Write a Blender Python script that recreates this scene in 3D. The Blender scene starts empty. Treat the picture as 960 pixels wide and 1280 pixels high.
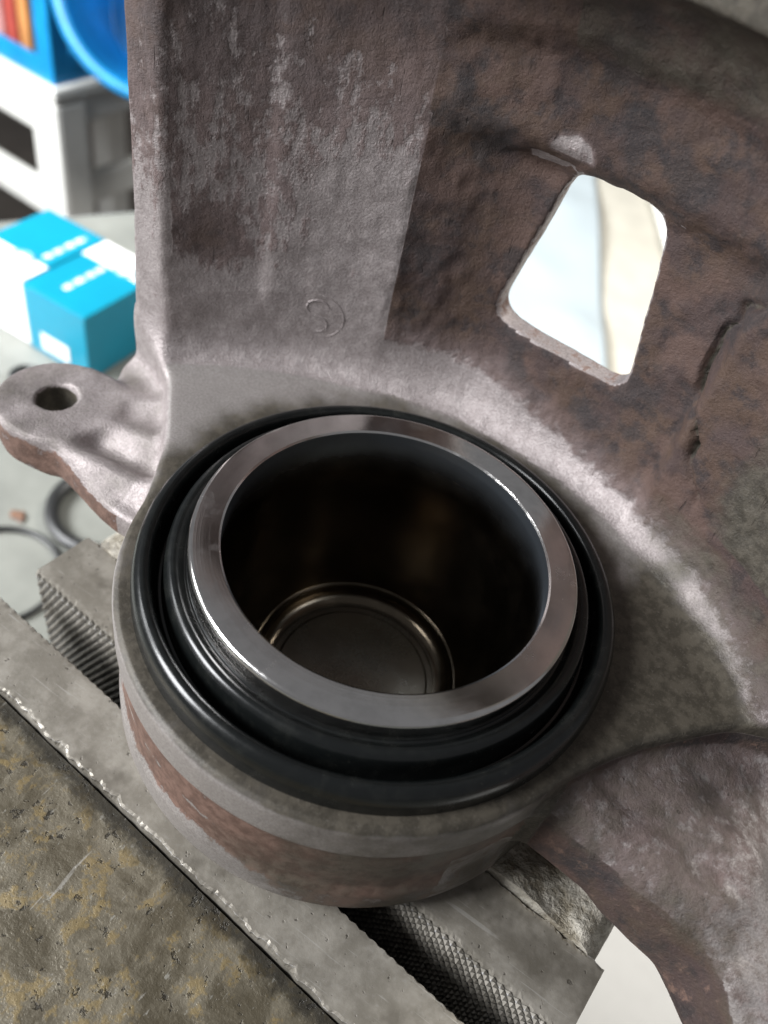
import bpy, bmesh, math, random
import numpy as np
from mathutils import Vector, Matrix
random.seed(5)
rng = np.random.default_rng(11)
S = bpy.context.scene
COL = S.collection
MM = 0.001                                   # the scene is laid out in millimetres

# ------------------------------------------------------------------ camera
cam = bpy.data.cameras.new('camera')
co = bpy.data.objects.new('camera', cam)
COL.objects.link(co)
r_ = Vector((0.8237, 0.5385, 0.1775)); f_ = Vector((-0.2567, 0.6352, -0.7285))
u_ = r_.cross(f_).normalized(); r_ = f_.cross(u_).normalized(); f_ = f_.normalized()
co.matrix_world = Matrix(((r_.x, u_.x, -f_.x, 29.62 * MM), (r_.y, u_.y, -f_.y, -78.91 * MM),
                          (r_.z, u_.z, -f_.z, 96.55 * MM), (0, 0, 0, 1)))
cam.sensor_fit = 'HORIZONTAL'; cam.sensor_width = 36.0; cam.lens = 36.0 * 1050 / 960
cam.clip_start = 0.002; cam.clip_end = 30.0
cam.dof.use_dof = True; cam.dof.focus_distance = 0.128; cam.dof.aperture_fstop = 22.0
S.camera = co

# ------------------------------------------------------------------ world and lamps
world = bpy.data.worlds.new('World'); S.world = world
world.use_nodes = True
bg = world.node_tree.nodes['Background']
bg.inputs[0].default_value = (0.95, 0.96, 1.0, 1); bg.inputs[1].default_value = 0.19

def area(name, loc, aim, sx, sy, power, col, spread=180):
    d = bpy.data.lights.new(name, 'AREA'); d.shape = 'RECTANGLE'
    d.size = sx * MM; d.size_y = sy * MM; d.energy = power; d.color = col; d.spread = math.radians(spread)
    o = bpy.data.objects.new(name, d); COL.objects.link(o)
    o.location = Vector(loc) * MM
    o.rotation_euler = (Vector(aim) - Vector(loc)).to_track_quat('-Z', 'Y').to_euler()
    return o
# daylight from the workshop door on the left, and the sunny doorway behind on the right
area('door_light', (-540, -510, 430), (-10, 10, -10), 300, 420, 13.0, (0.96, 0.975, 1.0))
area('yard_light', (310, 570, 650), (90, 320, -200), 260, 260, 2.9, (1.0, 0.97, 0.91), 100)
area('box_fill_light', (-700, -120, 260), (-430, 330, -220), 420, 300, 5.0, (0.95, 0.98, 1.0), 90)  # added fill, low at the left, to brighten the boxes and table

S.view_settings.view_transform = 'Standard'; S.view_settings.look = 'None'
S.view_settings.gamma = 1.0; S.view_settings.exposure = 0.0
S.view_settings.use_curve_mapping = False
S.render.engine = 'CYCLES'

# ------------------------------------------------------------------ node helpers
class NT:
    def __init__(s, name):
        s.m = bpy.data.materials.new(name); s.m.use_nodes = True
        s.t = s.m.node_tree; s.b = s.t.nodes['Principled BSDF']
        s._p = None
    def n(s, typ, **kw):
        x = s.t.nodes.new(typ)
        for k, v in kw.items(): setattr(x, k, v)
        return x
    def set(s, sock, v):
        if isinstance(v, bpy.types.NodeSocket): s.t.links.new(v, sock)
        elif isinstance(v, (tuple, list)) and len(v) == 3 and sock.type == 'RGBA': sock.default_value = (*v, 1)
        else: sock.default_value = v
    def P(s):                                  # object position in millimetres
        if s._p is None:
            g = s.n('ShaderNodeNewGeometry')
            v = s.n('ShaderNodeVectorMath', operation='SCALE'); s.set(v.inputs[0], g.outputs['Position'])
            v.inputs['Scale'].default_value = 1000.0
            s._p = v.outputs[0]
        return s._p
    def scaled(s, k):
        v = s.n('ShaderNodeVectorMath', operation='MULTIPLY'); s.set(v.inputs[0], s.P()); v.inputs[1].default_value = k
        return v.outputs[0]
    def noise(s, scale, detail=4, rough=0.6, stretch=None, dist=0.0, off=None):
        x = s.n('ShaderNodeTexNoise'); v = s.scaled(stretch) if stretch else s.P()
        if off:
            a = s.n('ShaderNodeVectorMath', operation='ADD'); s.set(a.inputs[0], v); a.inputs[1].default_value = off; v = a.outputs[0]
        s.set(x.inputs['Vector'], v); x.inputs['Scale'].default_value = scale
        x.inputs['Detail'].default_value = detail; x.inputs['Roughness'].default_value = rough
        x.inputs['Distortion'].default_value = dist
        return x.outputs['Fac']
    def attr(s, name):
        x = s.n('ShaderNodeAttribute', attribute_name=name); return x.outputs['Fac']
    def math(s, op, a, b=0.0, clamp=False):
        x = s.n('ShaderNodeMath', operation=op, use_clamp=clamp); s.set(x.inputs[0], a); s.set(x.inputs[1], b); return x.outputs[0]
    def step(s, v, lo, hi, a=0.0, b=1.0):
        x = s.n('ShaderNodeMapRange', interpolation_type='SMOOTHSTEP'); s.set(x.inputs['Value'], v)
        x.inputs['From Min'].default_value = lo; x.inputs['From Max'].default_value = hi
        x.inputs['To Min'].default_value = a; x.inputs['To Max'].default_value = b
        return x.outputs[0]
    def mix(s, f, a, b, typ='MIX'):
        x = s.n('ShaderNodeMix', data_type='RGBA', blend_type=typ); s.set(x.inputs[0], f); s.set(x.inputs[6], a); s.set(x.inputs[7], b); return x.outputs[2]
    def mixf(s, f, a, b):
        x = s.n('ShaderNodeMix', data_type='FLOAT'); s.set(x.inputs[0], f); s.set(x.inputs[2], a); s.set(x.inputs[3], b); return x.outputs[0]
    def bump(s, h, dist, strength=1.0, prev=None):
        x = s.n('ShaderNodeBump'); s.set(x.inputs['Height'], h); x.inputs['Distance'].default_value = dist * MM
        s.set(x.inputs['Strength'], strength)
        if prev is not None: s.set(x.inputs['Normal'], prev)
        return x.outputs[0]
    def out(s, col=None, rough=None, metal=None, normal=None, spec=None):
        if col is not None: s.set(s.b.inputs['Base Color'], col)
        if rough is not None: s.set(s.b.inputs['Roughness'], rough)
        if metal is not None: s.set(s.b.inputs['Metallic'], metal)
        if normal is not None: s.set(s.b.inputs['Normal'], normal)
        if spec is not None: s.set(s.b.inputs['Specular IOR Level'], spec)
        return s.m

# ------------------------------------------------------------------ materials
def mat_casting():
    t = NT('blasted_cast_iron')
    big = t.noise(0.11, 3, 0.6); mid = t.noise(0.42, 5, 0.65, off=(31, 7, 3)); fine = t.noise(2.6, 3, 0.7)
    grain = t.noise(2.7, 3, 0.65, off=(5, 55, 9))
    streak = t.noise(1.0, 4, 0.6, stretch=(0.75, 0.75, 0.10))
    # rust edge broken up by noise at two sizes
    vstr = t.noise(1.0, 4, 0.6, stretch=(0.45, 0.45, 0.13), off=(3, 8, 30))
    r = t.math('ADD', t.attr('rust'), t.math('MULTIPLY', t.math('SUBTRACT', mid, 0.5), 0.70))
    r = t.math('ADD', r, t.math('MULTIPLY', t.math('SUBTRACT', vstr, 0.5), t.attr('streaky')))
    r = t.math('ADD', r, t.math('MULTIPLY', t.math('SUBTRACT', fine, 0.5), 0.14))
    rust = t.step(r, 0.40, 0.60)
    o = t.math('ADD', t.attr('orange'), t.math('MULTIPLY', t.math('SUBTRACT', mid, 0.5), 1.1))
    o = t.math('ADD', o, t.math('MULTIPLY', t.math('SUBTRACT', fine, 0.5), 0.3))
    orange = t.step(o, 0.42, 0.62)
    g = t.math('ADD', t.attr('grease_shade'), t.math('MULTIPLY', t.math('SUBTRACT', big, 0.5), 0.9))
    g = t.math('ADD', g, t.math('MULTIPLY', t.math('SUBTRACT', mid, 0.5), 0.35))
    grease_shade = t.step(g, 0.25, 0.85)
    clean = t.mix(t.step(mid, 0.35, 0.7), (0.345, 0.302, 0.295), (0.46, 0.41, 0.402))
    clean = t.mix(t.math('MULTIPLY', t.attr('machined'), 0.75), clean, (0.35, 0.33, 0.31))
    clean = t.mix(t.step(grain, 0.38, 0.62), t.mix(0.42, clean, (0.15, 0.125, 0.12)), clean)
    brown = t.mix(t.step(big, 0.38, 0.62), (0.068, 0.044, 0.040), (0.090, 0.055, 0.039))
    brown = t.mix(t.step(t.noise(0.22, 4, 0.6, off=(90, 12, 40)), 0.50, 0.66), brown, (0.040, 0.029, 0.028))
    brown = t.mix(t.math('MULTIPLY', t.step(t.noise(0.085, 4, 0.62, off=(200, 1, 17)), 0.50, 0.62), 0.8), brown, (0.115, 0.070, 0.056))
    brown = t.mix(t.math('MULTIPLY', t.step(t.noise(0.07, 4, 0.65, off=(20, 71, 17)), 0.52, 0.62), 0.75), brown, (0.035, 0.030, 0.031))
    brown = t.mix(t.step(t.attr('rust'), 0.45, 0.95, 0.85, 0.0), brown, t.mix(t.step(vstr, 0.4, 0.6), (0.125, 0.090, 0.084), (0.205, 0.155, 0.148)))
    brown = t.mix(t.math('MULTIPLY', t.step(fine, 0.48, 0.75), 0.40), brown, (0.15, 0.105, 0.092))
    brown = t.mix(t.math('MULTIPLY', t.step(streak, 0.68, 0.74), 0.6), brown, (0.025, 0.018, 0.016))
    org = t.mix(t.step(mid, 0.35, 0.65), (0.105, 0.060, 0.045), (0.20, 0.122, 0.094))
    org = t.mix(t.math('MULTIPLY', t.step(fine, 0.5, 0.72), 0.4), org, (0.10, 0.05, 0.035))
    gre = t.mix(t.step(mid, 0.4, 0.6), (0.050, 0.043, 0.032), (0.088, 0.076, 0.058))
    gre = t.mix(t.math('MULTIPLY', t.step(fine, 0.55, 0.75), 0.5), gre, (0.17, 0.15, 0.128))
    c = t.mix(rust, clean, brown); c = t.mix(orange, c, org); c = t.mix(grease_shade, c, gre)
    cov = t.math('MAXIMUM', t.math('MAXIMUM', rust, orange), t.math('MULTIPLY', grease_shade, 0.7))
    rough = t.mixf(cov, t.mixf(fine, 0.40, 0.60), t.mixf(mid, 0.55, 0.85))
    rough = t.mixf(t.math('MULTIPLY', grease_shade, 0.6), rough, 0.42)
    metal = t.mixf(cov, 0.40, 0.05)
    n1 = t.bump(grain, 0.20, t.mixf(t.attr('machined'), 0.75, 0.25))
    n2 = t.bump(mid, 0.75, t.mixf(t.attr('machined'), t.mixf(rust, 0.16, 0.32), 0.05), n1)
    pits = t.noise(1.1, 6, 0.75, off=(14, 2, 60))
    n2 = t.bump(pits, 0.45, t.math('MULTIPLY', rust, 0.8), n2)
    n3 = t.bump(t.step(streak, 0.67, 0.74), -0.4, t.math('MULTIPLY', rust, 0.7), n2)
    n4 = t.bump(rust, 0.10, 0.7, n3)
    return t.out(c, rough, metal, n4)

def mat_wall():
    t = NT('oily_wall_lip_sheen')
    sp = t.n('ShaderNodeSeparateXYZ'); t.set(sp.inputs[0], t.P())
    n = t.noise(0.12, 4, 0.6); f = t.noise(2.0, 3, 0.7)
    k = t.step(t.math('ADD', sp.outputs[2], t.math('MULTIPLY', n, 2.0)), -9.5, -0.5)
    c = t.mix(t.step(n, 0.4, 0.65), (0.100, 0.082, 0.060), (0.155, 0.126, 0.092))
    c = t.mix(k, c, (0.44, 0.50, 0.57))  # bluish daylight sheen painted on the upper lip
    return t.out(c, t.mixf(k, t.mixf(n, 0.14, 0.26), 0.36), 1.0, t.bump(f, 0.012, 0.5))

def mat_steel(name, base=(0.55, 0.53, 0.51), rough=0.22, scratch=0.5, brown=0.0, turned=False):
    t = NT(name)
    n = t.noise(0.25, 4, 0.6); fn = t.noise(3.0, 3, 0.7)
    sm = t.noise(0.09, 3, 0.5, off=(3, 40, 9))
    c = t.mix(t.math('MULTIPLY', t.step(n, 0.4, 0.7), 0.3), base, tuple(v * 0.55 for v in base))
    if brown: c = t.mix(t.math('MULTIPLY', t.step(sm, 0.35, 0.65), brown), c, (0.16, 0.115, 0.085))
    r = t.math('ADD', rough, t.math('MULTIPLY', t.math('SUBTRACT', fn, 0.5), 0.16 * scratch))
    r = t.math('ADD', r, t.math('MULTIPLY', t.step(sm, 0.4, 0.7), 0.07))
    nn = t.bump(fn, 0.012, scratch)
    if turned:                                # concentric turning marks and a few smears
        sp = t.n('ShaderNodeSeparateXYZ'); t.set(sp.inputs[0], t.P())
        rr = t.math('SQRT', t.math('ADD', t.math('MULTIPLY', sp.outputs[0], sp.outputs[0]), t.math('MULTIPLY', sp.outputs[1], sp.outputs[1])))
        w = t.n('ShaderNodeTexNoise', noise_dimensions='1D'); t.set(w.inputs['W'], rr); w.inputs['Scale'].default_value = 7.0; w.inputs['Detail'].default_value = 3
        nn = t.bump(w.outputs['Fac'], 0.012, 0.7, nn)
        r = t.math('ADD', r, t.math('MULTIPLY', t.step(t.noise(0.2, 5, 0.7, off=(9, 9, 9)), 0.52, 0.66), 0.10))
    return t.out(c, r, 1.0, nn)

def mat_rubber():
    t = NT('oiled_black_rubber')
    n = t.noise(0.35, 4, 0.65); f = t.noise(2.5, 3, 0.6)
    c = t.mix(t.step(n, 0.45, 0.7), (0.006, 0.007, 0.007), (0.011, 0.012, 0.011))
    dust = t.step(t.noise(1.6, 2, 0.5, off=(8, 1, 77)), 0.70, 0.76)
    c = t.mix(t.math('MULTIPLY', dust, 0.25), c, (0.06, 0.058, 0.05))
    return t.out(c, t.mixf(t.step(n, 0.35, 0.7), 0.21, 0.28), 0.0, t.bump(f, 0.012, 0.4), 0.5)

def mat_jaw_plate():
    t = NT('worn_jaw_steel')
    n = t.noise(0.16, 5, 0.65); f = t.noise(1.4, 4, 0.7); pit = t.noise(0.75, 3, 0.55, off=(77, 3, 2))
    c = t.mix(t.step(n, 0.35, 0.7), (0.25, 0.228, 0.190), (0.40, 0.37, 0.32))
    c = t.mix(t.math('MULTIPLY', t.step(f, 0.5, 0.8), 0.4), c, (0.42, 0.40, 0.37))
    c = t.mix(t.math('MULTIPLY', t.step(pit, 0.66, 0.72), 0.75), c, (0.05, 0.043, 0.034))
    w = t.step(t.math('ADD', t.attr('wear'), t.math('MULTIPLY', t.math('SUBTRACT', f, 0.5), 0.7)), 0.45, 0.7)
    c = t.mix(w, c, (0.72, 0.70, 0.68))
    d = t.step(t.attr('dark_fac'), 0.3, 0.8); c = t.mix(d, c, (0.028, 0.028, 0.027))
    r = t.mixf(w, t.mixf(n, 0.34, 0.55), 0.22)
    sc = t.step(t.noise(1.0, 2, 0.5, stretch=(0.06, 1.6, 1), off=(2, 7, 0), dist=0.5), 0.66, 0.70)
    c = t.mix(t.math('MULTIPLY', sc, 0.5), c, (0.50, 0.48, 0.44))
    st = t.step(t.noise(0.07, 4, 0.65, off=(41, 2, 5)), 0.50, 0.66); c = t.mix(t.math('MULTIPLY', st, 0.55), c, (0.095, 0.082, 0.062))
    nn = t.bump(f, 0.08, 0.6); nn = t.bump(t.step(pit, 0.64, 0.74), -0.10, 0.6, nn)
    return t.out(c, r, t.mixf(d, 0.40, 0.15), nn)

def mat_jaw_body():
    t = NT('greasy_painted_jaw_iron')
    n = t.noise(0.13, 5, 0.68, dist=0.6); m = t.noise(0.34, 5, 0.7, off=(4, 66, 1)); f = t.noise(1.5, 4, 0.7)
    c = t.mix(t.step(n, 0.35, 0.66), (0.105, 0.088, 0.058), (0.235, 0.208, 0.155))
    y = t.step(t.math('ADD', m, t.math('MULTIPLY', t.math('SUBTRACT', n, 0.5), 0.8)), 0.52, 0.64)
    c = t.mix(t.math('MULTIPLY', y, 0.6), c, (0.28, 0.20, 0.075))
    dk = t.step(t.noise(0.55, 4, 0.65, off=(12, 9, 120)), 0.60, 0.68)
    c = t.mix(t.math('MULTIPLY', dk, 0.85), c, (0.030, 0.026, 0.020))
    lt = t.step(t.noise(0.8, 3, 0.7, stretch=(1, 0.45, 1), off=(52, 9, 20)), 0.64, 0.72)
    c = t.mix(t.math('MULTIPLY', lt, 0.6), c, (0.40, 0.385, 0.34))
    c = t.mix(t.math('MULTIPLY', t.step(t.math('ADD', t.attr('dark_fac'), t.math('MULTIPLY', t.math('SUBTRACT', m, 0.5), 0.9)), 0.4, 0.75), 0.85), c, (0.022, 0.020, 0.016))
    sc = t.step(t.noise(1.0, 2, 0.5, stretch=(0.9, 0.07, 1), off=(2, 70, 0), dist=0.4), 0.70, 0.73)
    c = t.mix(t.math('MULTIPLY', sc, 0.6), c, (0.42, 0.40, 0.36))
    nn = t.bump(m, 0.30, 0.8); nn = t.bump(f, 0.12, 0.8, nn); nn = t.bump(dk, -0.25, 0.7, nn)
    return t.out(c, t.mixf(m, 0.22, 0.55), 0.25, nn)

def mat_cast_back():
    t = NT('rough_pale_vise_casting')
    n = t.noise(0.30, 5, 0.7); f = t.noise(1.4, 4, 0.7)
    c = t.mix(t.step(n, 0.35, 0.65), (0.27, 0.235, 0.175), (0.60, 0.56, 0.48))
    c = t.mix(t.math('MULTIPLY', t.step(f, 0.55, 0.7), 0.5), c, (0.13, 0.10, 0.065))
    return t.out(c, 0.55, 0.15, t.bump(f, 0.2, 0.7, t.bump(n, 1.6, 0.9)))

def mat_plain(name, col, rough=0.5, var=0.12, scale=0.02, metal=0.0, bump=0.0):
    t = NT(name)
    n = t.noise(scale, 4, 0.6); f = t.noise(scale * 12, 3, 0.6)
    c = t.mix(t.step(n, 0.3, 0.7), tuple(v * (1 - var) for v in col), tuple(min(1, v * (1 + var)) for v in col))
    c = t.mix(t.math('MULTIPLY', t.step(f, 0.5, 0.75), var * 0.8), c, tuple(v * 0.6 for v in col))
    return t.out(c, t.mixf(f, rough * 0.85, min(1, rough * 1.15)), metal, t.bump(f, 1.0, bump) if bump else None)

M = dict(
    cast=mat_casting(),
    rim=mat_steel('turned_piston_rim', (0.78, 0.76, 0.74), 0.12, 0.4, 0, True),
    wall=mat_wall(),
    pfloor=mat_steel('brown_piston_floor', (0.26, 0.235, 0.19), 0.27, 0.6, 0.4),
    rubber=mat_rubber(), plate=mat_jaw_plate(), jaw=mat_jaw_body(), back=mat_cast_back(),
    bench=mat_plain('pale_bench_paint', (0.195, 0.198, 0.178), 0.35, 0.18, 0.02),
    floor=mat_plain('grey_brown_floor', (0.17, 0.145, 0.12), 0.6, 0.2, 0.006),
    teal=mat_plain('teal_card', (0.0, 0.22, 0.33), 0.4, 0.05, 0.03),
    whitecard=mat_plain('white_card', (0.80, 0.78, 0.76), 0.5, 0.04, 0.03),
    inkgrey=mat_plain('pale_teal_ink', (0.16, 0.36, 0.40), 0.5, 0.05, 0.03),
    whiteplastic=mat_plain('white_plastic', (0.80, 0.79, 0.74), 0.35, 0.06, 0.02),
    blue=mat_plain('blue_plastic', (0.01, 0.24, 0.52), 0.35, 0.18, 0.03),
    blue2=mat_plain('dark_blue_plastic', (0.01, 0.10, 0.24), 0.4, 0.2, 0.03),
    red=mat_plain('red_print', (0.42, 0.07, 0.05), 0.5, 0.15, 0.05),
    pink=mat_plain('pink_print', (0.62, 0.30, 0.28), 0.5, 0.1, 0.05),
    orange=mat_plain('orange_print', (0.55, 0.24, 0.08), 0.5, 0.15, 0.05),
    black=mat_plain('gap_shade_black', (0.012, 0.012, 0.014), 0.4, 0.1, 0.05),
    seal=mat_plain('grey_black_seal_rubber', (0.016, 0.016, 0.016), 0.4, 0.2, 0.08),
    paper=mat_plain('white_paper', (0.84, 0.83, 0.80), 0.6, 0.03, 0.02),
    carton=mat_plain('blue_lit_paper', (0.46, 0.52, 0.545), 0.6, 0.03, 0.02),  # white paper, its bluish light tint painted into the colour
    cream=mat_plain('cream_carton_board', (0.58, 0.55, 0.47), 0.6, 0.08, 0.03),
    green=mat_plain('green_plastic', (0.02, 0.13, 0.05), 0.4, 0.1, 0.05),
    debris=mat_plain('brown_rust_flake', (0.14, 0.07, 0.04), 0.7, 0.3, 0.3),
)

# ------------------------------------------------------------------ mesh helpers
def tag(o, label=None, cat=None, group=None, kind=None):
    if label: o['label'] = label
    if cat: o['category'] = cat
    if group: o['group'] = group
    if kind: o['kind'] = kind
    return o
def empty(name, loc=(0, 0, 0), rz=0.0):
    o = bpy.data.objects.new(name, None); COL.objects.link(o)
    o.location = Vector(loc) * MM; o.rotation_euler = (0, 0, rz); o.empty_display_size = 0.01
    return o
def link(name, me, mat, parent=None, smooth=False):
    o = bpy.data.objects.new(name, me); COL.objects.link(o)
    if not me.materials: me.materials.append(mat)
    if parent: o.parent = parent
    if smooth: me.shade_smooth(); me.set_sharp_from_angle(angle=math.radians(33))
    return o
def pydata(name, V, F, mat, parent=None, smooth=True):
    me = bpy.data.meshes.new(name)
    me.from_pydata([tuple(float(c) * MM for c in v) for v in V], [], [tuple(int(i) for i in f) for f in F])
    me.validate(); me.update()
    return link(name, me, mat, parent, smooth)
def box(name, lo, hi, mat, parent=None, bev=0.0, seg=2, rz=0.0, pivot=None):
    bm = bmesh.new(); bmesh.ops.create_cube(bm, size=1.0)
    for v in bm.verts:
        v.co = Vector([(lo[i] + hi[i]) / 2 + v.co[i] * (hi[i] - lo[i]) for i in range(3)]) * MM
    if bev: bmesh.ops.bevel(bm, geom=bm.edges[:], offset=bev * MM, segments=seg, affect='EDGES', profile=0.6)
    if rz:
        pv = Vector(pivot if pivot else (0, 0, 0)) * MM
        bmesh.ops.rotate(bm, verts=bm.verts[:], cent=pv, matrix=Matrix.Rotation(rz, 3, 'Z'))
    me = bpy.data.meshes.new(name); bm.to_mesh(me); bm.free()
    return link(name, me, mat, parent)
def lathe(name, prof, mat, parent=None, n=160, closed=False, loc=(0, 0, 0), jit=None):
    V, F = [], []; k = len(prof)
    for i in range(n):
        a = 2 * math.pi * i / n
        for (r, z) in prof:
            V.append((loc[0] + r * math.cos(a), loc[1] + r * math.sin(a), loc[2] + z))
    for i in range(n):
        j = (i + 1) % n
        for q in range(k if closed else k - 1):
            p = (q + 1) % k
            F.append((i * k + q, j * k + q, j * k + p, i * k + p))
    return pydata(name, V, F, mat, parent)
def round_profile(pts, r, seg=5):
    out = []
    for i, p in enumerate(pts):
        if i in (0, len(pts) - 1): out.append(p); continue
        a, b, c = Vector(pts[i - 1]), Vector(p), Vector(pts[i + 1])
        rr = r if not isinstance(r, (list, tuple)) else r[i]
        d1 = min(rr, (a - b).length * 0.49); d2 = min(rr, (c - b).length * 0.49)
        p1 = b + (a - b).normalized() * d1; p2 = b + (c - b).normalized() * d2
        for s in range(seg + 1):
            t = s / seg; out.append(tuple((1 - t) ** 2 * p1 + 2 * t * (1 - t) * b + t * t * p2))
    return out
def tube(name, pts, rad, mat, parent=None, n=10, closed=False):
    pts = [Vector(p) for p in pts]; V, F = [], []; m = len(pts)
    for i, p in enumerate(pts):
        if closed: d = pts[(i + 1) % m] - pts[i - 1]
        else: d = pts[min(i + 1, m - 1)] - pts[max(i - 1, 0)]
        d.normalize(); up = Vector((0, 0, 1)) if abs(d.z) < 0.9 else Vector((1, 0, 0))
        a = d.cross(up).normalized(); b = a.cross(d)
        for k in range(n):
            t = 2 * math.pi * k / n; V.append(p + (a * math.cos(t) + b * math.sin(t)) * rad)
    for i in range(m if closed else m - 1):
        j = (i + 1) % m
        for k in range(n):
            l = (k + 1) % n; F.append((i * n + k, i * n + l, j * n + l, j * n + k))
    if not closed:
        F.append(tuple(range(n))[::-1]); F.append(tuple((m - 1) * n + k for k in range(n)))
    return pydata(name, V, F, mat, parent)
LAT = rng.random((64, 64, 64)).astype(np.float32)
def vnoise(P, s):
    q = P * s + 200.0; i = np.floor(q).astype(int); f = q - i; f = f * f * (3 - 2 * f)
    g = lambda a, b, c: LAT[(i[:, 0] + a) % 64, (i[:, 1] + b) % 64, (i[:, 2] + c) % 64]
    x0 = g(0, 0, 0) * (1 - f[:, 0]) + g(1, 0, 0) * f[:, 0]; x1 = g(0, 1, 0) * (1 - f[:, 0]) + g(1, 1, 0) * f[:, 0]
    x2 = g(0, 0, 1) * (1 - f[:, 0]) + g(1, 0, 1) * f[:, 0]; x3 = g(0, 1, 1) * (1 - f[:, 0]) + g(1, 1, 1) * f[:, 0]
    a = x0 * (1 - f[:, 1]) + x1 * f[:, 1]; b = x2 * (1 - f[:, 1]) + x3 * f[:, 1]
    return a * (1 - f[:, 2]) + b * f[:, 2] - 0.5
def sst(v, a, b):
    t = np.clip((v - a) / (b - a), 0, 1); return t * t * (3 - 2 * t)
def smin(a, b, k):
    h = np.clip(0.5 + 0.5 * (b - a) / k, 0, 1); return b + (a - b) * h - k * h * (1 - h)
def smax(a, b, k): return -smin(-a, -b, k)
def set_attr(me, name, vals):
    a = me.attributes.new(name, 'FLOAT', 'POINT'); a.data.foreach_set('value', np.ascontiguousarray(vals, dtype=np.float32))

# ------------------------------------------------------------------ the bench and the floor (setting)
BZ = -200.0
th = math.radians(60)
def bench_slab():
    ax = Vector((math.cos(th), math.sin(th), 0)); nn = Vector((-math.sin(th), math.cos(th), 0))
    o = box('workbench_top', (-1000, -700, BZ - 35), (1000, 441, BZ), M['bench'], None, 3.0, 2, th)
    return tag(o, kind='structure')
bench_slab()
tag(box('floor', (-4000, -3000, -1000), (3500, 4500, -950), M['floor']), kind='structure')

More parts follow.
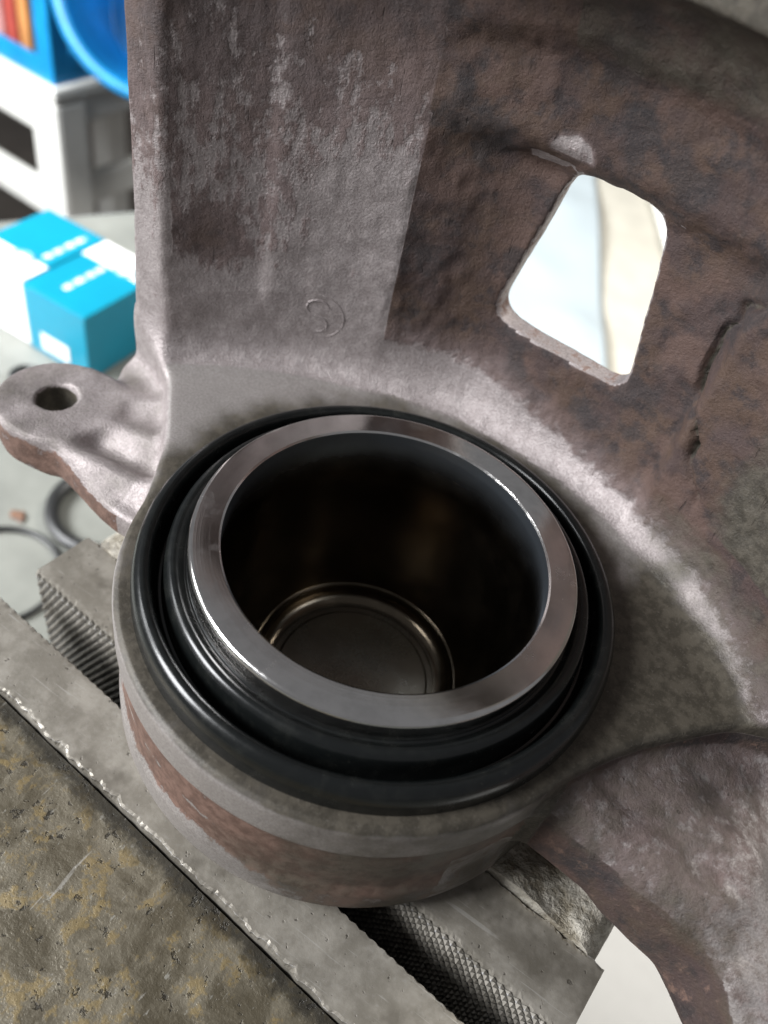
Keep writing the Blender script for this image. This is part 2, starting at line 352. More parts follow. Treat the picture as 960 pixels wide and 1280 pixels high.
# ------------------------------------------------------------------ brake caliper (one casting, cut into its parts)
H = 0.55
gx = np.arange(-86, 97, H, dtype=np.float32); gy = np.arange(-47, 58.5, H, dtype=np.float32); gz = np.arange(-58, 86.5, H, dtype=np.float32)
X = gx[:, None, None]; Y = gy[None, :, None]; Z = gz[None, None, :]
RHO_C = -40.0
def caliper_field():
    rho = np.sqrt(X * X + (Y - RHO_C) ** 2)                                   # 2-D
    aX = np.abs(X)
    # inner face: concave round the disc, the middle set back as a pocket
    px = np.interp(X, [-29, -27.5, -16, -13.5, -11, -8.5, -5, 0, 26.8, 28.6], [0.0, 0.14, 1.32, 1.50, 1.58, 1.52, 1.25, 1.0, 1.0, 0.0]).astype(np.float32)
    pz = (0.26 + 0.74 * sst(Z, -9, 10)) * (1 - sst(Z, 40.0, 47.0))
    Rin = 85.0 + 3.4 * px * pz
    Rin = Rin - 2.6 * sst(Z + 0.0035 * X * X, 57.5, 63.0) * sst(X, -40, -14) + 0.7 * (1 - sst(X, -50.5, -47.5)) * sst(Z, -2, 12)
    Rout = 91.0 + 2.6 * (1 - sst(aX, 40, 52)) + 2.6 * np.exp(-((X + 14) / 8.0) ** 2)
    wall = smax(Rin - rho, rho - Rout, 1.0)
    wall = smax(wall, 18.3 - Y + 0 * Z, 0.8)
    wall = smax(wall, np.maximum(-41 - Z, Z - 84), 2.0)
    # cylinder housing with its flange towards the bridge
    circ = np.sqrt(X * X + Y * Y)
    flange = smax(rho - 91, 0.748 * (aX - 61.8) - 0.664 * (Y - 18.3), 4.0)
    flange = smax(flange, -6 - Y, 3.0)
    groove = 0.75 * sst(-Z, 16.0, 18.5) * (1 - sst(-Z, 30.0, 32.5)) + 2.2 * sst(-Z, 36, 42) ** 2
    hous = smin(circ - 40.9 + groove, flange + 0 * Z + 1.5 * sst(-Z, 12, 30), 7.0)
    hous = smax(hous, np.maximum(Z + 9.0, -41 - Z), 1.5)
    d = smin(wall, hous, 9.0)
    # keep the machined top of the flange crisp against the fillet
    # mounting ear on the left
    def seg(a, b, ra, rb):
        a = np.array(a, np.float32); b = np.array(b, np.float32); v = b - a
        t = np.clip(((X - a[0]) * v[0] + (Y - a[1]) * v[1] + (Z - a[2]) * v[2]) / float(v @ v), 0, 1)
        return np.sqrt((X - a[0] - t * v[0]) ** 2 + (Y - a[1] - t * v[1]) ** 2 + (Z - a[2] - t * v[2]) ** 2) - (ra + (rb - ra) * t)
    ex, ey = -72.3, 0.0
    lug = np.sqrt((X - ex) ** 2 + (Y - ey) ** 2) - 11.2
    lug = smax(lug + 0 * Z, np.maximum(Z + 15.0, -22.6 - Z), 1.2)
    armw = np.abs(Y + 0.5) - (9.0 + 3.0 * sst(X, -66, -44))
    ridge = 1.3 * np.cos((Y - 0.12 * X - 9.0) * 2 * np.pi / 9.5) * sst(X, -66, -58)
    arm = smax(armw + 0 * Z, np.maximum(Z + 15.8 - ridge - 0.8 * sst(X, -62, -48), -23 - Z), 2.5)
    arm = smax(arm, np.maximum(X + 38, -72 - X) + 0 * Z, 2.0)
    gus = seg((-67, 19, -21), (-52, 7, -21), 6.5, 6.5)
    left = smin(smin(lug, arm, 4.0), gus, 6.0)
    d = smin(d, left, 3.0)
    # mounting arm on the right, falling away and turning towards the viewer
    path = [(42, -2, -12.5, 13.2), (60, -3, -15.5, 12.2), (73, -9.5, -19.5, 8.0), (98, -38, -29, 6.4)]
    right = None
    for (a, b) in zip(path[:-1], path[1:]):
        vx, vy = b[0] - a[0], b[1] - a[1]; ll = math.hypot(vx, vy)
        t = np.clip(((X - a[0]) * vx + (Y - a[1]) * vy) / ll ** 2, 0, 1)
        lat = ((X - a[0]) * -vy + (Y - a[1]) * vx) / ll
        d2 = np.sqrt((X - a[0] - t * vx) ** 2 + (Y - a[1] - t * vy) ** 2)
        hwd = a[3] + (b[3] - a[3]) * t; zt = a[2] + (b[2] - a[2]) * t
        top = zt + (0.7 if a[0] < 65 else 0.6) * np.interp(lat, [-14, -11, -8, -5.5, -3.5, -1.5, 1.5, 4, 9, 14], [-8.0, -4.5, -1.6, -0.9, -1.5, -0.4, 0.6, 0.0, -3.6, -2.5])
        sl = smax(d2 - hwd + 0.16 * (Z - zt + 12), np.maximum(Z - top, zt - 13.5 - Z), 3.2)
        right = sl if right is None else smin(right, sl, 4.0)
    g2 = seg((66, 17, -22), (52, 8, -22), 6.0, 7.0)
    right = smin(right, g2, 7.0)
    rl = smax(np.sqrt((X - 77) ** 2 + (Y - 6) ** 2) - 13 + 0 * Z, np.maximum(Z + 18.5, -30 - Z), 3.0)
    right = smin(right, rl, 4.0)
    d = smin(d, right, 3.5)
    # outer fingers above, with the round relief between them
    fing = smax(np.maximum(rho - 91, 72.5 - Z), np.maximum(Z - 84, np.maximum(24 - Y, aX - 58)), 2.0)
    d = smin(d, fing, 17.0)
    # lug held between the vise jaws
    c5, s5 = math.cos(math.radians(4.9)), math.sin(math.radians(4.9))
    Uv = X * c5 - Y * s5; Vv = X * s5 + Y * c5
    lug2 = np.maximum(np.maximum(np.abs(Uv) - 14, np.abs(Vv + 27.4) - 3.55), np.maximum(Z + 38, -55 - Z))
    d = np.minimum(d, lug2)
    # holes: bore, ear hole, inspection window
    d = smax(d, -np.maximum(circ - 30.15, -38 - Z), 0.5)
    hole = np.sqrt((X - ex) ** 2 + (Y - ey) ** 2) - (3.55 + 0.35 * sst(Z, -15.6, -15.0))
    d = smax(d, -(hole + 0 * Z), 0.4)
    hw = 13.5 - (Z - 15) * 0.19
    win = smax(np.abs(X - 1.9 - 0.01 * (Z - 15)) - hw, np.abs(Z - 27.0) - 15.7, 5.2)
    win = smax(win, 25 - Y, 0.5)
    d = smax(d, -win, 1.0)
    return np.ascontiguousarray(d, dtype=np.float32)

def surface_nets(F):
    ins = F < 0
    nx, ny, nz = F.shape
    cnt = np.zeros((nx - 1, ny - 1, nz - 1), np.uint8)
    for a in (0, 1):
        for b in (0, 1):
            for c in (0, 1):
                cnt += ins[a:nx - 1 + a, b:ny - 1 + b, c:nz - 1 + c]
    act = np.argwhere((cnt > 0) & (cnt < 8))
    idx = np.full(cnt.shape, -1, np.int32); idx[act[:, 0], act[:, 1], act[:, 2]] = np.arange(len(act))
    acc = np.zeros((len(act), 3)); num = np.zeros(len(act))
    cor = {(a, b, c): F[act[:, 0] + a, act[:, 1] + b, act[:, 2] + c] for a in (0, 1) for b in (0, 1) for c in (0, 1)}
    for k in cor:
        for ax in range(3):
            if k[ax] == 1: continue
            k2 = list(k); k2[ax] = 1; k2 = tuple(k2)
            f0, f1 = cor[k], cor[k2]; m = (f0 < 0) != (f1 < 0)
            t = np.where(m, f0 / np.where(m, f0 - f1, 1), 0)
            p = np.tile(np.array(k, float), (len(act), 1)); p[:, ax] += t
            acc[m] += p[m]; num[m] += 1
    V = act + acc / num[:, None]
    quads = []
    for ax in range(3):
        b, c = (ax + 1) % 3, (ax + 2) % 3
        sl0 = [slice(None)] * 3; sl1 = [slice(None)] * 3
        sl0[ax] = slice(0, -1); sl1[ax] = slice(1, None)
        e0, e1 = ins[tuple(sl0)], ins[tuple(sl1)]
        q = np.argwhere(e0 != e1)
        q = q[(q[:, b] > 0) & (q[:, c] > 0) & (q[:, b] < F.shape[b] - 1) & (q[:, c] < F.shape[c] - 1)]
        flip = e0[q[:, 0], q[:, 1], q[:, 2]]
        def cell(db, dc):
            r = q.copy(); r[:, b] += db; r[:, c] += dc
            return idx[r[:, 0], r[:, 1], r[:, 2]]
        Q = np.stack([cell(-1, -1), cell(0, -1), cell(0, 0), cell(-1, 0)], 1)
        Q[~flip] = Q[~flip][:, ::-1]
        quads.append(Q)
    Q = np.concatenate(quads)
    return V, Q[(Q >= 0).all(1)]

Fd = caliper_field()
V, Q = surface_nets(Fd)
V = V * H + np.array([gx[0], gy[0], gz[0]])
del Fd
def vnormals(V, Q):
    n = np.cross(V[Q[:, 2]] - V[Q[:, 0]], V[Q[:, 3]] - V[Q[:, 1]])
    N = np.zeros_like(V)
    for k in range(4): np.add.at(N, Q[:, k], n)
    return N / np.maximum(np.linalg.norm(N, axis=1, keepdims=True), 1e-9)
N = vnormals(V, Q)
x, y, z = V.T
rad = np.hypot(x, y); rho = np.hypot(x, y - RHO_C)
is_side = (rad > 37) & (rad < 42.3) & (z < -7.5) & (y < 12) & (x > -41.5) & (x < 38)
is_face = (z > -9.8) & (z < -8.0) & (N[:, 2] > 0.8)
is_bore = rad < 31
mach = np.where(is_side | is_face | is_bore, 1.0, 0.0)
zb = np.interp(x, [-62, -28, -8, 18, 42, 60], [8, 2, 1, -4, -4, -8])
inner = (rho < 89) & (z > zb) & (N[:, 2] < 0.9)
castness = np.clip(1 - mach, 0, 1) * np.where((x > 42) & (z < -8), 0.22, 1.0)
lump = vnoise(V, 0.055) * 1.1 + vnoise(V, 0.16) * 0.55
flake = np.clip(vnoise(V, 0.32) + 0.5 * vnoise(V, 0.75), -0.3, 0.5)
rough_zone = np.where(inner & (x > -29), 1.0, np.where(inner, 0.5, 0.3))
V = V + N * (castness * (lump * 0.42 + flake * 0.55 * rough_zone) + mach * vnoise(V, 0.12) * 0.1)[:, None]
# an old fissure along the right-hand step of the pocket
cxl = np.interp(z, [4, 7.6, 12, 17.8, 21, 24.9, 28, 31.4, 36, 40], [35.6, 34.8, 31.0, 28.6, 26.6, 25.3, 25.4, 25.8, 27.0, 27.9])
cxl = cxl + 1.6 * vnoise(np.stack([z * 0 + 7, z, z * 0], 1), 0.3) + 1.1 * vnoise(np.stack([z * 0, z, z * 0 + 3], 1), 0.8)
crack = np.exp(-((x - cxl) / 0.5) ** 2) * sst(z, 3, 8) * (1 - sst(z, 38, 44)) * (rho < 91) * (y > 10)
crack = crack * np.clip(0.75 + 1.3 * vnoise(V, 0.22), 0, 1)
V = V - N * (crack * 2.2 - 0.2 * sst(x, cxl - 0.2, cxl + 0.9) * (1 - sst(x, cxl + 1, cxl + 9)) * sst(z, 6, 12) * (1 - sst(z, 36, 42)) * (rho < 91) * (y > 10))[:, None]
N = vnormals(V, Q)

side_wall = is_side & (N[:, 2] < 0.7)
# where the casting is rusty, orange or greasy (own patches; crack, ear hole and sill tones are painted shade and light)
rust = np.zeros(len(V))
pk = (y > 5) & (z > -8.8)
land = pk & (x <= -28)
edge = np.where(z > zb, 0.5 + (z - zb) / 15.0, 0.5 + (z - zb) / 9.0)
rust = np.where(pk & (x > -28), np.clip(edge, 0, 1.15), rust)
lz_ = np.interp(z, [-10, 6, 16, 26, 36, 48, 60], [0.04, 0.15, 0.32, 0.45, 0.54, 0.62, 0.72])
blot = 0.42 * np.exp(-(((x + 57) / 6.5) ** 2 + ((z - 16) / 7.0) ** 2)) + 0.25 * np.exp(-(((x + 44.5) / 2.6) ** 2 + ((z - 17) / 20.0) ** 2)) + 0.30 * np.exp(-(((x + 35) / 2.2) ** 2 + ((z - 14) / 2.6) ** 2))
lz2 = np.interp(z, [-10, 8, 20, 32, 42, 55], [0.0, 0.04, 0.16, 0.34, 0.54, 0.74])
wl = sst(x, -49, -43)
rust = np.where(land, np.clip(lz_ * (1 - wl) + lz2 * wl + blot, 0, 1.1), rust)
strip = pk & (x < -61.6)
rust = np.where(strip, np.interp(z, [-10, 14, 24, 36, 55], [0.22, 0.28, 0.50, 0.62, 0.74]), rust)
spot = sst(4.4 - np.hypot(x + 6.3, z - 44.9), -0.6, 1.2) * sst(z, 44.0, 45.6) * (rho < 92)
rust = rust - 0.75 * spot
rust = np.where(z > 62, 1.0, rust)
orange = np.zeros(len(V))
band = sst(-z, 14.8, 18.0) * (1 - sst(-z, 29.5, 33.0))
orange = np.where(side_wall, 0.74 * band * (1 - 0.55 * np.clip(0.5 + 2.2 * vnoise(V, 0.3), 0, 1.5) * np.exp(-((z + 25.5 + 3.0 * vnoise(V, 0.09)) / 0.55) ** 2)) + 0.62 * sst(x, -4, 20) * sst(-z, 16, 23), orange)
earside = (x < -45) & (z < -15.4) & (N[:, 2] < 0.45)
orange = np.where(earside, np.interp(z, [-25, -21, -17, -15.4], [0.45, 0.8, 0.7, 0.35]), orange)
earhole = np.hypot(x + 72.3, y) < 4.6
orange = np.where((x > 32) & (z < -24) & (N[:, 1] < 0.2), 0.45, orange)
orange = np.where((np.abs(x - 1.9) < 15) & (np.abs(z - 27) < 17.5) & (rho > 88.7) & (rho < 97) & (N[:, 1] > -0.6), 0.44, orange)
sill = (np.abs(x - 1.9) < 15.5) & (np.abs(z - 27) < 18) & (rho > 87.5) & (rho < 97) & (N[:, 1] > -0.75)
rust = np.where(sill, 0.30, rust)  # sill kept paler and tan: its warm backlight is painted in
grease_shade = np.zeros(len(V))
gr = sst(x, 22, 38) * (0.60 * sst(-z, -8, 1) + 0.40 * sst(-z, 6.8, 9.3))
grease_shade = np.where(rad < 90, gr * 1.0, grease_shade)
wf = sst(N[:, 2], 0.25, 0.85)
g_face = np.maximum(grease_shade, np.interp(rad, [40, 42.5, 48, 60], [0.92, 0.70, 0.26, 0.05]))
g_side = np.maximum(grease_shade * 0.3, 0.24 + 0.38 * sst(x, -8, 22))
ring = (z > -10.6) & (z < -7.6) & (y < 46) & (rad > 30)
grease_shade = np.where(is_side, g_side * (1 - wf) + g_face * wf, np.where(ring, grease_shade * (1 - wf) + g_face * wf, grease_shade))
grease_shade = np.where((z > 56) & (x > -10), np.maximum(grease_shade, 0.6 * sst(z, 56, 62)), grease_shade)  # darker towards the top at the right
grease_shade = np.where((x > 34) & (z > 4) & (y > 0), np.maximum(grease_shade, 0.85 * sst(x, 33, 44) * (1 - sst(z, 24, 34))), grease_shade)
onarm = (x > 40) & (z < -10.5)
grease_shade = np.where(onarm, np.where(N[:, 2] > 0.35, 0.50 - 0.02 * sst(x, 58, 74), 0.40), grease_shade)
rust = np.where(onarm, np.where(N[:, 2] > 0.45, 0.58 - 0.14 * sst(x, 60, 74), 0.95), rust)
orange = np.where(onarm & (N[:, 2] < 0.3), 0.38, orange)
mach = np.where(onarm, 0.55, mach)
grease_shade = np.maximum(grease_shade, 1.3 * np.clip(crack * 1.6 - 0.3, 0, 1))  # shade inside the fissure painted in as dark colour
grease_shade = np.where(is_bore, 0.9, grease_shade)
grease_shade = np.where((x < -46) & (z < -12) & (N[:, 2] > 0.5), 0.42, grease_shade)
orange = np.where(earhole, 0.0, orange); grease_shade = np.where(earhole & (z < -15.6), 1.2, grease_shade)  # shaded inside of the ear hole painted dark

fc = V[Q].mean(1)
lab = np.zeros(len(Q), int)                                   # 0 housing
frho = np.hypot(fc[:, 0], fc[:, 1] - RHO_C)
lab[(fc[:, 2] > -8.2) | (frho > 85.5)] = 1                    # bridge
lab[fc[:, 2] > 64] = 2                                        # fingers
lab[(fc[:, 0] < -44) & (fc[:, 2] < -9.6) & (frho < 85.5)] = 3    # left ear
lab[(fc[:, 0] > 43.5) & (fc[:, 2] < -9.6) & (frho < 85.5)] = 4   # right arm
caliper = empty('brake_caliper', (0, 0, -41))
tag(caliper, 'rusty cast iron brake caliper with square window, clamped in the vise', 'brake caliper')
def part_mesh(name, sel, parent, off, label=None):
    q = Q[sel]; used, inv = np.unique(q, return_inverse=True); q = inv.reshape(-1, 4)
    v = (V[used] - np.array(off)) * MM
    me = bpy.data.meshes.new(name)
    me.vertices.add(len(v)); me.vertices.foreach_set('co', v.astype(np.float32).ravel())
    me.loops.add(len(q) * 4); me.loops.foreach_set('vertex_index', q.astype(np.int32).ravel())
    me.polygons.add(len(q)); me.polygons.foreach_set('loop_start', np.arange(0, len(q) * 4, 4, dtype=np.int32))
    me.update(calc_edges=True); me.validate()
    me.shade_smooth()
    for nm, arr in (('rust', rust), ('orange', orange), ('grease_shade', grease_shade), ('machined', mach), ('streaky', np.where(x < -27.5, 0.9, 0.12))): set_attr(me, nm, arr[used])
    me.normals_split_custom_set_from_vertices([tuple(n) for n in N[used]])
    o = link(name, me, M['cast'], parent)
    if label: o['label'] = label
    return o
OFF = (0, 0, -41)
part_mesh('cylinder_housing', lab == 0, caliper, OFF, 'round housing with an orange rust band below its machined face')
part_mesh('bridge', lab == 1, caliper, OFF, 'brown rusted bridge wall with a square window')
part_mesh('finger', lab == 2, caliper, OFF)
part_mesh('mounting_ear', lab == 3, caliper, OFF, 'grey mounting ear with a drilled hole and orange rusted side')
part_mesh('mounting_arm', lab == 4, caliper, OFF, 'greasy brown ridged arm')
# faint raised casting mark on the left land
def on_land(xx, zz, h=-0.15):
    yy = RHO_C + math.sqrt((85.0 - h) ** 2 - xx * xx); return (xx, yy, zz + 41)
sp = [on_land(-40 + 1.9 * math.cos(t) * (1 if t < 4.7 else 1), 3.6 + 1.7 + 1.7 * math.sin(t)) for t in np.linspace(0.3, 4.5, 12)]
sp += [on_land(-40 + 1.9 * math.cos(t), 3.6 - 1.7 + 1.7 * math.sin(t)) for t in np.linspace(1.5, -2.6, 12)]
tube('casting_letter', sp, 0.20, M['cast'], caliper, 8)
tube('casting_ring', [on_land(-40 + 4.6 * math.cos(t), 3.6 + 4.6 * math.sin(t)) for t in np.linspace(-1.9, 1.6, 26)], 0.14, M['cast'], caliper, 8)

# ------------------------------------------------------------------ piston
piston = empty('brake_piston', (0, 0, -38))
tag(piston, 'bright steel hollow piston standing in the caliper bore inside the black boot', 'piston')
zo = 38.0
lathe('rim', [(25.25, -0.25 + zo), (25.55, 0 + zo), (29.2, 0 + zo), (29.45, -0.03 + zo), (29.7, -0.16 + zo), (29.9, -0.40 + zo), (30.0, -0.8 + zo)], M['rim'], piston, 240)
lathe('skirt', [(30.0, -0.8 + zo), (30.0, -2.0 + zo), (30.0, 0.2), (29.0, 0.0)], M['rim'], piston, 240)
prof = [(25.25, -0.25 + zo), (25.25, -2.4 + zo), (25.45, -4.0 + zo), (25.6, -6.0 + zo), (25.35, -12 + zo), (23.2, -22 + zo), (18.8, -34.6 + zo)]
prof += [(15.2 + 3.2 * math.cos(a), -34.6 + zo + 3.2 * math.sin(a)) for a in np.linspace(0, -math.pi / 2, 14)]
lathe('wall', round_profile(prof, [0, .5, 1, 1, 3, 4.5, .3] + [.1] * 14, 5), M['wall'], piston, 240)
lathe('floor_disc', [(15.2, -37.8 + zo), (14.2, -37.8 + zo), (13.8, -37.5 + zo), (7.0, -37.4 + zo), (0.01, -37.4 + zo)], M['pfloor'], piston, 120)

# ------------------------------------------------------------------ rubber dust boot
boot = empty('dust_boot', (0, 0, -9))
tag(boot, 'shiny black ribbed rubber dust boot seated round the piston', 'rubber boot')
prof = [(29.6, -4.0), (30.35, -4.5), (30.8, -3.9), (31.5, -3.1), (32.5, -3.2), (33.2, -4.1), (33.4, -5.6), (33.4, -7.8), (33.8, -9.0)]
lathe('inner_fold', [(r, zz + 9) for r, zz in round_profile(prof, 0.9, 6)], M['rubber'], boot, 240)
prof = [(33.7, -8.9), (34.5, -9.0), (34.95, -7.2), (35.0, -5.4), (35.5, -4.35), (36.6, -4.1), (37.6, -4.9), (38.1, -6.4), (38.2, -8.2), (38.2, -9.3)]
lathe('outer_bead', [(r, zz + 9) for r, zz in round_profile(prof, 1.0, 6)], M['rubber'], boot, 240)

# ------------------------------------------------------------------ bench vise
VR = -math.radians(4.9)
vise = empty('bench_vise', (0, 0, BZ), VR)
tag(vise, 'worn steel bench vise with serrated jaws under the brake caliper', 'vise')
ZT = -42.0 - BZ                         # jaw tops measured from the bench
def jaw_plate(name, v0, v1, front, label):
    # cross-section swept along the jaw, with a ragged worn top edge on both sides
    us = np.arange(-60.5, 62.01, 0.5); Vv, F, wear, dark_fac = [], [], [], []
    k = 8
    for i, u in enumerate(us):
        e = rng.normal(0, 0.13, 4); zig = 0.32 * abs(((u / 1.9) % 1) - 0.5) * 2
        outer, inner_ = (v0, v1); sg = 1 if v1 > v0 else -1
        slow = 1.3 * vnoise(np.array([[u, 3.0, v0]]), 0.22)[0] + 1.0 * vnoise(np.array([[u, 9.0, v0]]), 0.7)[0]
        a = [(outer, -40), (outer + sg * 0.3 * slow, -1.6 + e[0]), (outer + sg * (0.05 + abs(e[1]) * 0.8 + slow), -0.12 + e[0] * 0.5),
             (outer + sg * (0.45 + abs(e[1]) * 1.5 + slow), 0.0), (inner_ - sg * (1.0 + zig * 0.3), 0.0), (inner_ - sg * (0.25 + zig), -0.05 + e[3] * 0.3), (inner_ - sg * zig * 0.5, -0.8), (inner_, -40)]
        for q, (vv, zz) in enumerate(a):
            Vv.append((u, vv, ZT + zz)); wear.append((0, 0.05, 0.56, 0.0, 0.0, 0.35, 0.40, 0)[q]); dark_fac.append((1, 0.3, 0, 0, 0, 0, 0.6, 1)[q])  # plate darkens down both of its sides
    n = len(us)
    for i in range(n - 1):
        for q in range(k - 1): F.append((i * k + q, (i + 1) * k + q, (i + 1) * k + q + 1, i * k + q + 1))
    F.append(tuple(range(k))); F.append(tuple((n - 1) * k + q for q in range(k))[::-1])
    o = pydata(name, Vv, F, M['plate'], vise, smooth=False)
    bm = bmesh.new(); bm.from_mesh(o.data); bmesh.ops.recalc_face_normals(bm, faces=bm.faces[:]); bm.to_mesh(o.data); bm.free()
    set_attr(o.data, 'wear', wear); set_attr(o.data, 'dark_fac', dark_fac)
    o['label'] = label
    return o
jaw_plate('jaw_plate', -42.8, -31.2, True, 'grey steel strip with a ragged bright edge')
jaw_plate('jaw_plate', -10.6, -23.3, False, 'grey steel strip above the serrated face')
# the knurled gripping face: rows of small pyramids
Vv, F, wear = [], [], []
pit = 1.55
for rrow in range(26):
    for cidx in range(80):
        u = -60.3 + pit * (cidx + 0.5 * (rrow % 2)) + 0.5; zz = ZT - 0.75 - rrow * 1.38
        if u > 61: continue
        b = len(Vv); p = 0.74; jx = random.uniform(-0.1, 0.1)
        Vv += [(u - p, -23.3, zz), (u, -23.3, zz - p * 0.95), (u + p, -23.3, zz), (u, -23.3, zz + p * 0.95), (u + jx, -23.95 + random.uniform(-0.08, 0.2), zz)]
        wear += [0, 0, 0, 0, 0.9 if rrow == 0 else 0.42]
        F += [(b, b + 1, b + 4), (b + 1, b + 2, b + 4), (b + 2, b + 3, b + 4), (b + 3, b, b + 4)]
o = pydata('serration', Vv, F, M['plate'], vise, smooth=False)
set_attr(o.data, 'wear', wear); set_attr(o.data, 'dark_fac', [0.5 if w == 0 else 0.42 for w in wear]); o['kind'] = 'stuff'
# lumpy castings behind the plates
def jaw_casting(name, u0, u1, v0, v1, ztop, mat, amp, label, fall=0.0, step=1.0):
    us = np.arange(u0, u1 + 0.01, step); vs = np.arange(v0, v1 + 0.01, step)
    P = np.array([(u, v, 0) for u in us for v in vs], float)
    zz = ztop + amp * (vnoise(P, 0.09) * 1.4 + vnoise(P, 0.25) * 0.8 + vnoise(P, 0.6) * 0.35)
    ed = np.minimum(np.minimum(P[:, 0] - u0, u1 - P[:, 0]), 4.0)
    zz -= (4 - ed) ** 2 * 0.22
    if fall: zz -= fall * np.abs(P[:, 1] - v0) ** 1.5 * 0.02
    P[:, 2] = zz
    nu, nv = len(us), len(vs)
    F = [(i * nv + j, (i + 1) * nv + j, (i + 1) * nv + j + 1, i * nv + j + 1) for i in range(nu - 1) for j in range(nv - 1)]
    L = [tuple(p) for p in P]
    ring = [i * nv for i in range(nu)] + [(nu - 1) * nv + j for j in range(1, nv)] + [i * nv + nv - 1 for i in range(nu - 2, -1, -1)] + [j for j in range(nv - 2, 0, -1)]
    b = len(L); L += [(L[i][0], L[i][1], ZT - 50) for i in ring]
    m = len(ring)
    F += [(ring[i], b + i, b + (i + 1) % m, ring[(i + 1) % m]) for i in range(m)]
    F.append(tuple(b + i for i in range(m)))
    o = pydata(name, L, F, mat, vise)
    bm = bmesh.new(); bm.from_mesh(o.data); bmesh.ops.recalc_face_normals(bm, faces=bm.faces[:]); bm.to_mesh(o.data); bm.free()
    dv = np.array([min(abs(p[1] - v1), abs(p[1] - v0)) for p in L]) if False else np.array([abs(p[1] - max(v0, v1)) for p in L])
    set_attr(o.data, 'dark_fac', np.exp(-dv / 5.0))  # moving jaw darkens towards the edge beside its plate
    o['label'] = label
    return o
jaw_casting('moving_jaw', -62, 64, -128, -42.95, ZT - 2.4, M['jaw'], 0.28, 'scarred greasy jaw with traces of yellow paint', 0, 0.7)
jaw_casting('fixed_jaw', -59.5, 60.5, -10.4, 8.5, ZT + 1.0, M['back'], 1.8, 'rough pale cast jaw', 0.25, 0.6)
box('slide_gap_fill', (-61, -125, 52), (61, 60, 116), M['black'], vise, 2)  # vise slide, widened and blackened to stand for shade between the jaws
box('vise_body', (-34, -18, 14), (34, 70, 52), M['back'], vise, 5)
box('vise_base', (-48, -30, 0), (48, 80, 15), M['back'], vise, 4)

# ------------------------------------------------------------------ things on the bench, left
def seal(name, cx, cy, R_, r_t, label, zc=None, tilt=0):
    n = 72; pts = [(cx + R_ * math.cos(2 * math.pi * i / n), cy + R_ * math.sin(2 * math.pi * i / n), BZ + r_t) for i in range(n)]
    o = tube(name, pts, r_t, M['seal'], None, 10, True)
    return tag(o, label, 'seal ring', 'rubber seal rings on the bench')
seal('seal_ring', -168, 93, 23.5, 3.2, 'black rubber seal ring on bench, half hidden behind the ear')
seal('seal_ring', -176, 40.0, 24.5, 1.3, 'thin black rubber seal ring cut off by the left picture edge')
seal('seal_ring', -263, 131, 6.5, 1.4, 'small grey rubber seal ring lying in front of the teal boxes')
def flake(name, cx, cy, s, label):
    bm = bmesh.new(); bmesh.ops.create_icosphere(bm, subdivisions=2, radius=1.0)
    for v in bm.verts:
        k = 1 + 0.35 * math.sin(v.co.x * 5 + v.co.y * 3)
        v.co = Vector((cx + v.co.x * s * k * 1.5, cy + v.co.y * s * k, BZ + s * 0.35 + v.co.z * s * 0.35)) * MM
    me = bpy.data.meshes.new(name); bm.to_mesh(me); bm.free()
    return tag(link(name, me, M['debris'], None, True), label, 'rust flake')
flake('rust_flake', -194, 67, 2.6, 'small brown rust flake on the bench between the seal rings')

def carton(name, x0, x1, y0, y1, zh, panel, label):
    t = empty(name, ((x0 + x1) / 2, (y0 + y1) / 2, BZ), math.radians(1.5))
    tag(t, label, 'box', 'teal cardboard boxes on the bench')
    hx, hy = (x1 - x0) / 2, (y1 - y0) / 2
    box('carton', (-hx, -hy, 0.3), (hx, hy, zh), M['teal'], t, 0.9, 2)
    sgn = panel
    a, b = (-hy, -hy + 17) if sgn < 0 else (hy - 17, hy)
    # white end panel wrapping over the top, with its round emblem
    box('end_panel', (-hx - 0.15, a - (0.15 if sgn < 0 else 0), zh - 0.9), (hx + 0.15, b + (0.15 if sgn > 0 else 0), zh + 0.2), M['whitecard'], t, 0.08, 1)
    if sgn < 0: box('end_panel', (-hx - 0.12, -hy - 0.2, 1.0), (hx + 0.12, -hy + 0.6, zh - 1.0), M['whitecard'], t)
    yc = -15.6 if sgn < 0 else 16.5; n = 40; xe = 6.0; xl = 13.0 if sgn < 0 else -3.5
    em = tube('emblem', [(xe + 6.0 * math.cos(2 * math.pi * i / n), yc + 6.0 * math.sin(2 * math.pi * i / n), zh + 0.35) for i in range(n)], 0.75, M['inkgrey'], t, 6, True)
    box('emblem_bar', (xe - 4.6, yc - 0.9, zh + 0.15), (xe + 4.6, yc + 0.9, zh + 0.6), M['inkgrey'], t)
    # a row of pale lettering, too small to read, running along the lid
    yy = b + 5 if sgn < 0 else -hy + 11
    end = hy - 8 if sgn < 0 else a - 2
    k = 0
    while yy < end:
        w = random.choice((1.2, 1.6, 2.0, 2.3)); hgt = random.uniform(1.7, 2.0)
        box('letter', (xl - hgt, yy, zh + 0.02), (xl + hgt, yy + w, zh + 0.12), M['inkgrey'] if k % 3 == 2 else M['whitecard'], t); yy += w + 0.75; k += 1
    return t
carton('bearing_box', -280, -239.5, 150, 207, 39, 1, 'teal cardboard box with a small white label on its front')
bx = bpy.data.objects['bearing_box']
lb = box('price_label', (-11.5, -28.9, 4.5), (7.5, -28.55, 14.5), M['whitecard'], bx, 0.1, 1)
for i in range(3): box('print_line', (-9.5, -29.0, 7 + i * 2.1), (5.0 - 3 * (i % 2), -28.9, 7.6 + i * 2.1), M['inkgrey'], lb)
lb.parent = bx
carton('bearing_box', -322.5, -281.5, 150, 207, 39, -1, 'teal cardboard box with a white front end and round emblem')

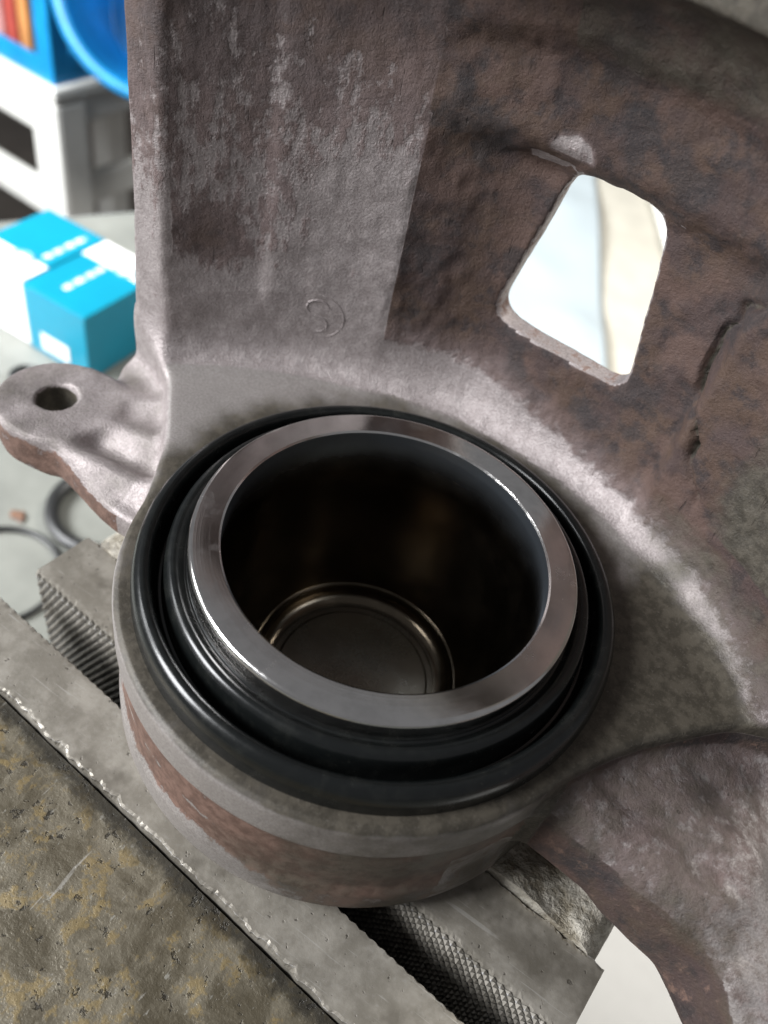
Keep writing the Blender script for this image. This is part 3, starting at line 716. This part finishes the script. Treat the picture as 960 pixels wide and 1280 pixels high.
# ------------------------------------------------------------------ white plastic table beyond the bench with blue crates
TZ = -260.0
tab = empty('side_table', (-607, 456, -950), math.radians(-3))
tag(tab, 'white plastic side table with thick legs behind the teal boxes', 'table')
h0 = TZ + 950
box('table_top', (-420, 0, h0 - 14), (0, 420, h0), M['whiteplastic'], tab, 4)
box('apron', (-400, 4, h0 - 52), (-34, 16, h0 - 14), M['whiteplastic'], tab, 3)
box('apron', (-16, 30, h0 - 40), (-4, 390, h0 - 14), M['whiteplastic'], tab, 3)
for (a, b) in ((-40, 0), (-420, 0), (-40, 380), (-420, 380)):
    box('leg', (a + 1, b + 1, 0), (a + 39, b + 39, h0 - 14.5), M['whiteplastic'], tab, 5)
box('stretcher', (-390, 12, h0 - 150), (-39, 22, h0 - 112), M['whiteplastic'], tab, 3)
box('stretcher', (-20, 39, h0 - 128), (-8, 380, h0 - 96), M['whiteplastic'], tab, 3)

cr = empty('storage_crate', (-607, 456, TZ), math.radians(-3))
tag(cr, 'blue plastic crate holding red and orange packets on the white table', 'crate')
box('bottom', (-200, 6, 0.3), (-6, 180, 4), M['blue'], cr, 1)
box('front_wall', (-200, 6, 4), (-26, 10, 20), M['blue'], cr, 1)
box('side_wall', (-10, 26, 4), (-6, 160, 24), M['blue'], cr, 1)
for (a, b) in ((-26, 6), (-26, 160), (-200, 6), (-200, 160)):
    box('corner_post', (a, b, 4), (a + 20, b + 20, 95), M['blue'], cr, 2)
box('rim', (-200, 5, 95), (-5, 12, 108), M['blue'], cr, 2)
box('rim', (-12, 12, 95), (-4, 180, 108), M['blue'], cr, 2)
box('back_wall', (-200, 174, 4), (-6, 180, 95), M['blue2'], cr, 1)
for i, (a, b, m) in enumerate(((-72, 14, 'orange'), (-92, 16, 'red'), (-120, 24, 'pink'), (-150, 26, 'pink'))):
    o = box('packet', (a - 607, 456 + 24, TZ + 5), (a - 607 + b, 456 + 120, TZ + 82 - 6 * i), M[m], None, 2, 2, math.radians(-3), (-607, 456, 0))
    tag(o, ['orange packet standing in the blue crate', 'red packet standing in the blue crate', 'pink packet beside the red one in the crate', 'pink packet at the picture edge in the crate'][i], 'packet', 'packets in the blue crate')
# round blue tub leaning behind the crate
tub = empty('plastic_tub', (-560, 560, TZ + 66))
tag(tub, 'round blue plastic tub tipped on its side on the white table', 'tub')
tub.rotation_euler = (math.radians(58), math.radians(-8), math.radians(38))
lathe('tub_wall', round_profile([(0.1, 0), (62, 0), (84, 92), (81, 92), (60, 4), (0.1, 4)], 4, 4), M['blue'], tub, 72, loc=(0, 0, -30))
tube('tub_rim', [(86 * math.cos(2 * math.pi * i / 60), 86 * math.sin(2 * math.pi * i / 60), 62) for i in range(60)], 6, M['blue'], tub, 10, True)
tube('foot_ring', [(58 * math.cos(2 * math.pi * i / 60), 58 * math.sin(2 * math.pi * i / 60), -31) for i in range(60)], 4, M['blue2'], tub, 8, True)
lathe('plug', [(0.1, 3.0), (7, 2.5), (8, 0)], M['whiteplastic'], tub, 24, loc=(20, -36, -34))

# ------------------------------------------------------------------ white things beyond and beside the caliper, right
tag(box('cardboard_sheet', (-190, 300, BZ + 0.3), (60, 680, BZ + 2.3), M['cream'], None, 0.3, 1), 'cream cardboard sheet lying between two white papers, seen through the window', 'cardboard')
def sheet(name, cx, cy, w, h, rz, label, amp, zoff, mat='paper'):
    nu, nv = 60, 60; P = np.array([((i / (nu - 1) - 0.5) * w, (j / (nv - 1) - 0.5) * h, 0) for i in range(nu) for j in range(nv)])
    hh = amp * (vnoise(P + 50, 0.012) * 1.2 + vnoise(P, 0.03) * 0.5); P[:, 2] = hh - hh.min() + zoff
    c, s = math.cos(rz), math.sin(rz)
    V2 = [(cx + p[0] * c - p[1] * s, cy + p[0] * s + p[1] * c, BZ + p[2]) for p in P]
    F = [(i * nv + j, (i + 1) * nv + j, (i + 1) * nv + j + 1, i * nv + j + 1) for i in range(nu - 1) for j in range(nv - 1)]
    o = pydata(name, V2, F, M[mat])
    md = o.modifiers.new('thickness', 'SOLIDIFY'); md.thickness = 0.4 * MM
    return tag(o, label, 'paper', 'white paper sheets on the bench')
sheet('paper_sheet', 190, 120, 300, 420, math.radians(20), 'creased white paper sheet on the bench under the mounting arm', 9, 0.6)
sheet('paper_sheet', -200.1, 444.2, 384.7, 240, 1.9964, 'white paper with painted bluish light filling the left of the caliper window', 7, 2.8, 'carton')
sheet('paper_sheet', 56.0, 583.0, 363.0, 240, 2.0567, 'bright white paper at the right of the caliper window', 7, 2.8)
